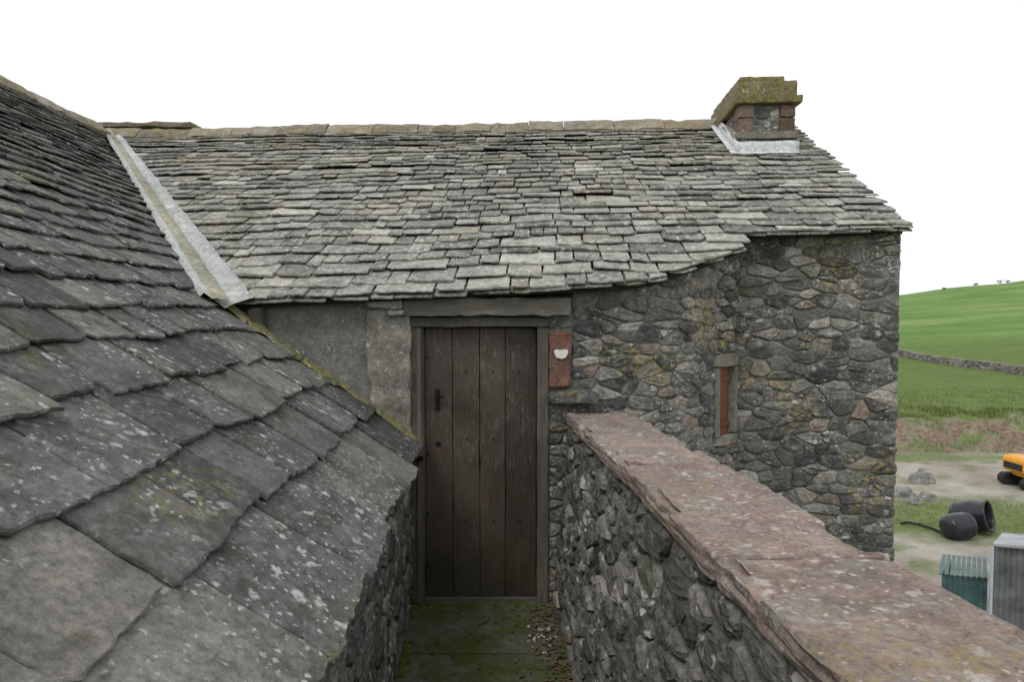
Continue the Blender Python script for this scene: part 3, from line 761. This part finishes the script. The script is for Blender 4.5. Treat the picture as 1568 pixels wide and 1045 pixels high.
mb=MB(); dp=[(41,95),(38.0,62),(36.9,47),(38.5,39.5),(44,34)]
mpd,Ld=path_map(dp,1)
def mdk(s,z,n):
    p=mpd(s,0,n); return Vector((p.x,p.y,terr(p.x,p.y)-.05+z))
for sgn in (1,-1):
    rubble(mb,(lambda s,z,n,sg=sgn: mdk(s,z,sg*(n+.22-.12*z))),0,Ld,0,.72,None,[],hm=(.12,.2),wm=(.3,.5),prot=(.02,.06),gap=.02)
vs=[];fs=[];m=60
for i in range(m+1):
    s=Ld*i/m
    for q,z in ((-.22,0),(-.14,.72),(.14,.72),(.22,0)): vs.append(mdk(s,z,q))
for i in range(m):
    for j in range(3): fs.append((4*i+j,4*i+j+1,4*i+5+j,4*i+4+j))
mb.add(vs,fs,(.9,.5,.5)); mb.obj('drystone_dyke',M['rubble'])

t=NT('grass_blades'); a=t.attr(); t.done(t.ramp(a[0],[(0,(.06,.10,.025)),(.6,(.13,.18,.05)),(1,(.30,.28,.13))]),.8,.2)
mb=MB()
for i in range(15000):
    q=random.random()
    if q<.42: y=28+abs(random.gauss(0,1.6)); x=y*R(.58,.86)
    elif q<.64: y=R(25,28.4); x=y*R(.58,.86)
    elif q<.8: y=R(28,38); x=y*R(.58,.86)
    else: y=17.0+R(-1.9,1.9); x=12.6+R(-3.4,3.4)
    if q>=.8 and math.hypot((x-12.6)/3.6,(y-17.0)/1.7)>.95: continue
    if q<.8 and noise.noise(Vector((x*.5,y*.5,4)))<-.1: continue
    if .42<=q<.64 and noise.noise(Vector((x*1.3,y*1.3,5)))<-.05: continue
    P=Vector((x,y,terr(x,y)-.02)); h=R(.05,.20)*(1 if q<.8 else .4)
    if random.random()<.03 and q<.8: h*=2.5
    d=Vector((R(-.4,.4),R(-.4,.4),1))*h; wv=Vector((1,R(-.3,.3),0))*R(.008,.02)
    mb.add([P-wv,P+wv,P+d],[(0,1,2)],rc())
mb.obj('grass',t.m)

t=NT('distant_foliage'); a=t.attr(); t.done(t.ramp(a[0],[(0,(.03,.05,.03)),(1,(.08,.11,.06))]),.9,.1)
mb=MB()
for a_,h in ((.708,1.1),(.745,1.5),(.757,1.0),(.66,.8)):
    y=254; x=a_*y; z=terr(x,y)
    cyl(mb,(x,y,z-.3),(x,y,z+h*.5),.12,.06,6)
    for j in range(90):
        P=Vector((x+random.gauss(0,h*.4),y+random.gauss(0,h*.4),z+h*.5+random.gauss(0,h*.2))); r=R(.1,.22)
        u=Vector((R(-1,1),R(-1,1),R(-1,1))).normalized()*r; v=u.orthogonal().normalized()*r
        mb.add([P-u,P+v,P+u,P-v],[(0,1,2,3)],rc())
mb.obj('distant_trees',t.m)

# ================================================================== YARD THINGS
def gz(x,y): return terr(x,y)
def barrel(cx,cy,ax,k,openend):
    tub=empty('black_plastic_barrel'); mb=MB(); z0=gz(cx,cy); ax=Vector(ax).normalized()
    a_=ax.orthogonal().normalized(); b_=ax.cross(a_)
    r_=[(-.42,.02),(-.41,.20),(-.36,.30),(-.25,.37),(-.20,.355),(-.15,.38),(0,.40),(.12,.40),(.2,.38),(.25,.395),(.34,.37),(.38,.395),(.42,.39),(.42,.345),(.38,.33),(.1,.34)]
    if not openend: r_=r_[:11]+[(.38,.32),(.41,.2),(.42,.02)]
    cen=Vector((cx,cy,z0+.38*k)); vs=[];fs=[];m=28
    for (t_,r) in r_:
        for i in range(m):
            an=2*math.pi*i/m; v=cen+ax*t_*k+(a_*math.cos(an)+b_*math.sin(an))*r*k
            v+=Vector((1,1,1))*.03*noise.noise(v*3); vs.append(v)
    for i in range(len(r_)-1):
        for j in range(m): k_=(j+1)%m; fs.append((i*m+j,i*m+k_,(i+1)*m+k_,(i+1)*m+j))
    fs.append(tuple(range(m)))
    if not openend: fs.append(tuple(range((len(r_)-1)*m,len(r_)*m)))
    mb.add(vs,fs,(.5,.5,.5)); mb.obj('shell',M['tub'],tub,True)
    if openend:
        mb=MB(); vs=[cen+ax*.12*k+(a_*math.cos(2*math.pi*i/m)+b_*math.sin(2*math.pi*i/m))*.335*k for i in range(m)]; mb.add(vs,[tuple(range(m))],(.5,.5,.5)); mb.obj('inside',M['rust'],tub)
barrel(10.68,15.45,(.95,.1,.12),.80,False); barrel(11.36,16.0,(.60,-.70,.22),.98,True)
def boulder(name,x,y,sx,sy,sz,seed):
    bm=bmesh.new(); bmesh.ops.create_icosphere(bm,subdivisions=3,radius=1)
    for v in bm.verts:
        q=v.co*1.3+Vector((seed,0,0)); k_=1+.45*noise.noise(q)+.15*noise.noise(q*3)
        v.co=Vector((v.co.x*sx*k_*(1.25-.4*v.co.z),v.co.y*sy*k_,max(-.3,v.co.z)*sz*k_))
    me=bpy.data.meshes.new(name); bm.to_mesh(me); bm.free(); at=me.color_attributes.new('rnd','FLOAT_COLOR','POINT')
    for i in range(len(me.vertices)): at.data[i].color=(.8,.5,.5,1)
    me.materials.append(M['rubble']); o=bpy.data.objects.new(name,me); o.location=(x,y,gz(x,y)+.05); COL.objects.link(o)
boulder('boulder',13.05,20.6,.34,.25,.36,1); boulder('boulder.001',11.45,18.9,.28,.25,.22,5); boulder('boulder.002',11.95,18.6,.22,.2,.18,9)
boulder('boulder.003',11.3,18.2,.16,.2,.15,12)
mb=MB(); pp=[(9.9,16.4),(10.1,16.5),(10.3,16.35),(10.45,16.0),(10.5,15.6)]
pv=[Vector((x,y,gz(x,y)+.05)) for x,y in pp]
for a,b in zip(pv,pv[1:]): cyl(mb,a,b,.03,n=8)
mb.obj('drain_hose',M['rubber'])
ex_=empty('yellow_mini_excavator'); bx,by=16.25,20.0; z0=gz(bx,by)-.02
mb=MB()
for dy in (-.55,.35):
    pr=[]
    for i in range(20):
        an=2*math.pi*i/20; cx_=.62 if math.cos(an)>0 else -.62
        pr.append((cx_+.19*math.cos(an),.2+.19*math.sin(an)))
    vs=[Vector((bx+p,by+dy,z0+q)) for p,q in pr]+[Vector((bx+p,by+dy+.24,z0+q)) for p,q in pr]
    mb.add(vs,[tuple(range(20)),tuple(range(39,19,-1))]+[(i,(i+1)%20,(i+1)%20+20,i+20) for i in range(20)],(.5,.5,.5))
mb.obj('tracks',M['rubber'],ex_)
def yb(a,b,bev=.05):
    m2=MB(); box(m2,a,b,(.5,.5,.5)); o=m2.obj('body_panel',M['yellow'],ex_); md=o.modifiers.new('b','BEVEL'); md.width=bev; md.segments=3; return o
yb((bx-.75,by-.5,z0+.47),(bx-.05,by+.55,z0+.98),.14); yb((bx-.05,by-.5,z0+.47),(bx+.62,by+.55,z0+.75),.05)
yb((bx-.5,by-.35,z0+.34),(bx+.5,by+.4,z0+.46),.02); yb((bx+.05,by-.45,z0+1.75),(bx+.60,by+.50,z0+1.83),.03)
m2=MB()
for (px,py) in ((.08,-.42),(.58,-.42),(.08,.45),(.58,.45)): box(m2,(bx+px-.02,by+py-.02,z0+.75),(bx+px+.02,by+py+.02,z0+1.75))
box(m2,(bx-.76,by-.35,z0+.58),(bx-.745,by+.4,z0+.78)); box(m2,(bx-.6,by-.51,z0+.6),(bx-.2,by-.497,z0+.75))
m2.obj('cab_posts',M['rubber'],ex_)
m2=MB(); box(m2,(bx+.10,by-.38,z0+.76),(bx+.55,by+.42,z0+1.73)); m2.obj('cab_glass',M['glass'],ex_)
m2=MB()
def arm(p,q,r): cyl(m2,Vector(p),Vector(q),r,r*.75,4)
arm((bx+.6,by,z0+.7),(bx+1.3,by,z0+1.9),.13); arm((bx+1.3,by,z0+1.9),(bx+2.1,by,z0+1.3),.10); m2.obj('boom',M['yellow'],ex_)
m2=MB(); arm((bx+2.1,by,z0+1.3),(bx+1.9,by,z0+.6),.2); m2.obj('bucket',M['iron'],ex_)
sh=empty('corrugated_shed')
def corr(mb,p,q,z0,z1,pitch=.076,amp=.011,z1b=None):
    p=Vector(p);q=Vector(q); L=(q-p).length; d=(q-p)/L; nn_=Vector((d.y,-d.x)); n=int(L/pitch*6); vs=[];fs=[]
    for i in range(n+1):
        s=L*i/n; o=nn_*amp*math.sin(2*math.pi*s/pitch); P=p+d*s+o; zt_=z1 if z1b is None else z1+(z1b-z1)*i/n
        vs+= [Vector((P.x,P.y,z0)),Vector((P.x,P.y,zt_))]
    for i in range(n): fs.append((2*i,2*i+2,2*i+3,2*i+1))
    mb.add(vs,fs,rc())
mb=MB(); corr(mb,(7.42,9.9),(9.35,9.3),GZ,-1.66); corr(mb,(8.75,11.4),(7.42,9.9),GZ,-2.08,z1b=-1.66); corr(mb,(9.35,9.3),(10.7,10.8),GZ,-1.66,z1b=-2.08); corr(mb,(10.7,10.8),(8.75,11.4),GZ,-2.08)
mb.obj('shed_walls',M['sheet'],sh)
mb=MB(); vs=[(7.35,9.84,-1.63),(9.40,9.20,-1.63),(10.83,10.85,-2.03),(8.75,11.50,-2.03)]
vs=[Vector(v) for v in vs]+[Vector(v)-Vector((0,0,.04)) for v in vs]
mb.add(vs,[(0,1,2,3),(7,6,5,4),(0,1,5,4),(1,2,6,5),(2,3,7,6),(3,0,4,7)],(.5,.5,.5)); mb.obj('shed_roof',M['sheetroof'],sh)
mb=MB(); cyl(mb,(7.36,9.86,GZ),(7.36,9.86,-1.70),.022); mb.obj('shed_downpipe',M['pipe'],sh)
ln=empty('teal_lean_to'); mb=MB(); corr(mb,(6.80,10.15),(7.40,10.0),GZ,-2.24); corr(mb,(7.5,11.0),(6.80,10.15),GZ,-2.30,z1b=-2.24); mb.obj('lean_to_walls',M['teal'],ln)
mb=MB()
for i in range(9):
    x=6.72+i*.074
    hexbox(mb,lambda u,v,w:Vector((x+.068*u+.68*v,10.12-.018*i+.95*v,-2.23-.05*v+.02*w)),(R(.2,.8),.5,.5))
mb.obj('lean_to_roof',M['teal'],ln)

# ================================================================== LIGHT / SKY
w=bpy.data.worlds.new('World'); scene.world=w; w.use_nodes=True; nt=w.node_tree
sky=nt.nodes.new('ShaderNodeTexSky'); sky.sky_type='NISHITA'; sky.sun_disc=False
EL=math.radians(52); AZ=math.radians(215)
sky.sun_elevation=EL; sky.sun_rotation=AZ; sky.dust_density=4; sky.air_density=1
hs=nt.nodes.new('ShaderNodeHueSaturation'); hs.inputs['Saturation'].default_value=.35; nt.links.new(sky.outputs[0],hs.inputs['Color'])
mx=nt.nodes.new('ShaderNodeMixRGB')
tc=nt.nodes.new('ShaderNodeTexCoord'); nz=nt.nodes.new('ShaderNodeTexNoise'); nz.inputs['Scale'].default_value=1.6; nz.inputs['Detail'].default_value=4
mp=nt.nodes.new('ShaderNodeMapping'); mp.inputs['Scale'].default_value=(1,1,3); nt.links.new(tc.outputs['Generated'],mp.inputs[0]); nt.links.new(mp.outputs[0],nz.inputs['Vector'])
cr=nt.nodes.new('ShaderNodeValToRGB'); cr.color_ramp.elements[0].position=.35; cr.color_ramp.elements[0].color=(.90,.935,.97,1); cr.color_ramp.elements[1].position=.6; cr.color_ramp.elements[1].color=(1,1,1,1)
nt.links.new(nz.outputs['Fac'],cr.inputs[0])
mu=nt.nodes.new('ShaderNodeMixRGB'); mu.blend_type='MULTIPLY'; mu.inputs[0].default_value=1; mu.inputs[2].default_value=(9.1,9.2,9.3,1); nt.links.new(cr.outputs[0],mu.inputs[1])
mx.inputs[0].default_value=.88; nt.links.new(hs.outputs[0],mx.inputs[1]); nt.links.new(mu.outputs[0],mx.inputs[2])
bg=nt.nodes['Background']; nt.links.new(mx.outputs[0],bg.inputs[0]); bg.inputs[1].default_value=.132
sd=bpy.data.lights.new('sun','SUN'); sd.energy=1.1; sd.angle=math.radians(20); sd.color=(1,.98,.95)
so=bpy.data.objects.new('sun',sd); COL.objects.link(so)
dirv=Vector((math.sin(AZ)*math.cos(EL),math.cos(AZ)*math.cos(EL),math.sin(EL)))
so.rotation_euler=dirv.to_track_quat('Z','Y').to_euler()

cam=bpy.data.cameras.new('camera'); co=bpy.data.objects.new('camera',cam); COL.objects.link(co)
co.location=(0,0,1.89); co.rotation_euler=(math.radians(90-2.43),0,0); cam.lens=22.96; cam.sensor_width=36; cam.clip_start=.05; cam.clip_end=5000
scene.camera=co
scene.view_settings.view_transform='Standard'; scene.view_settings.look='None'; scene.view_settings.exposure=0
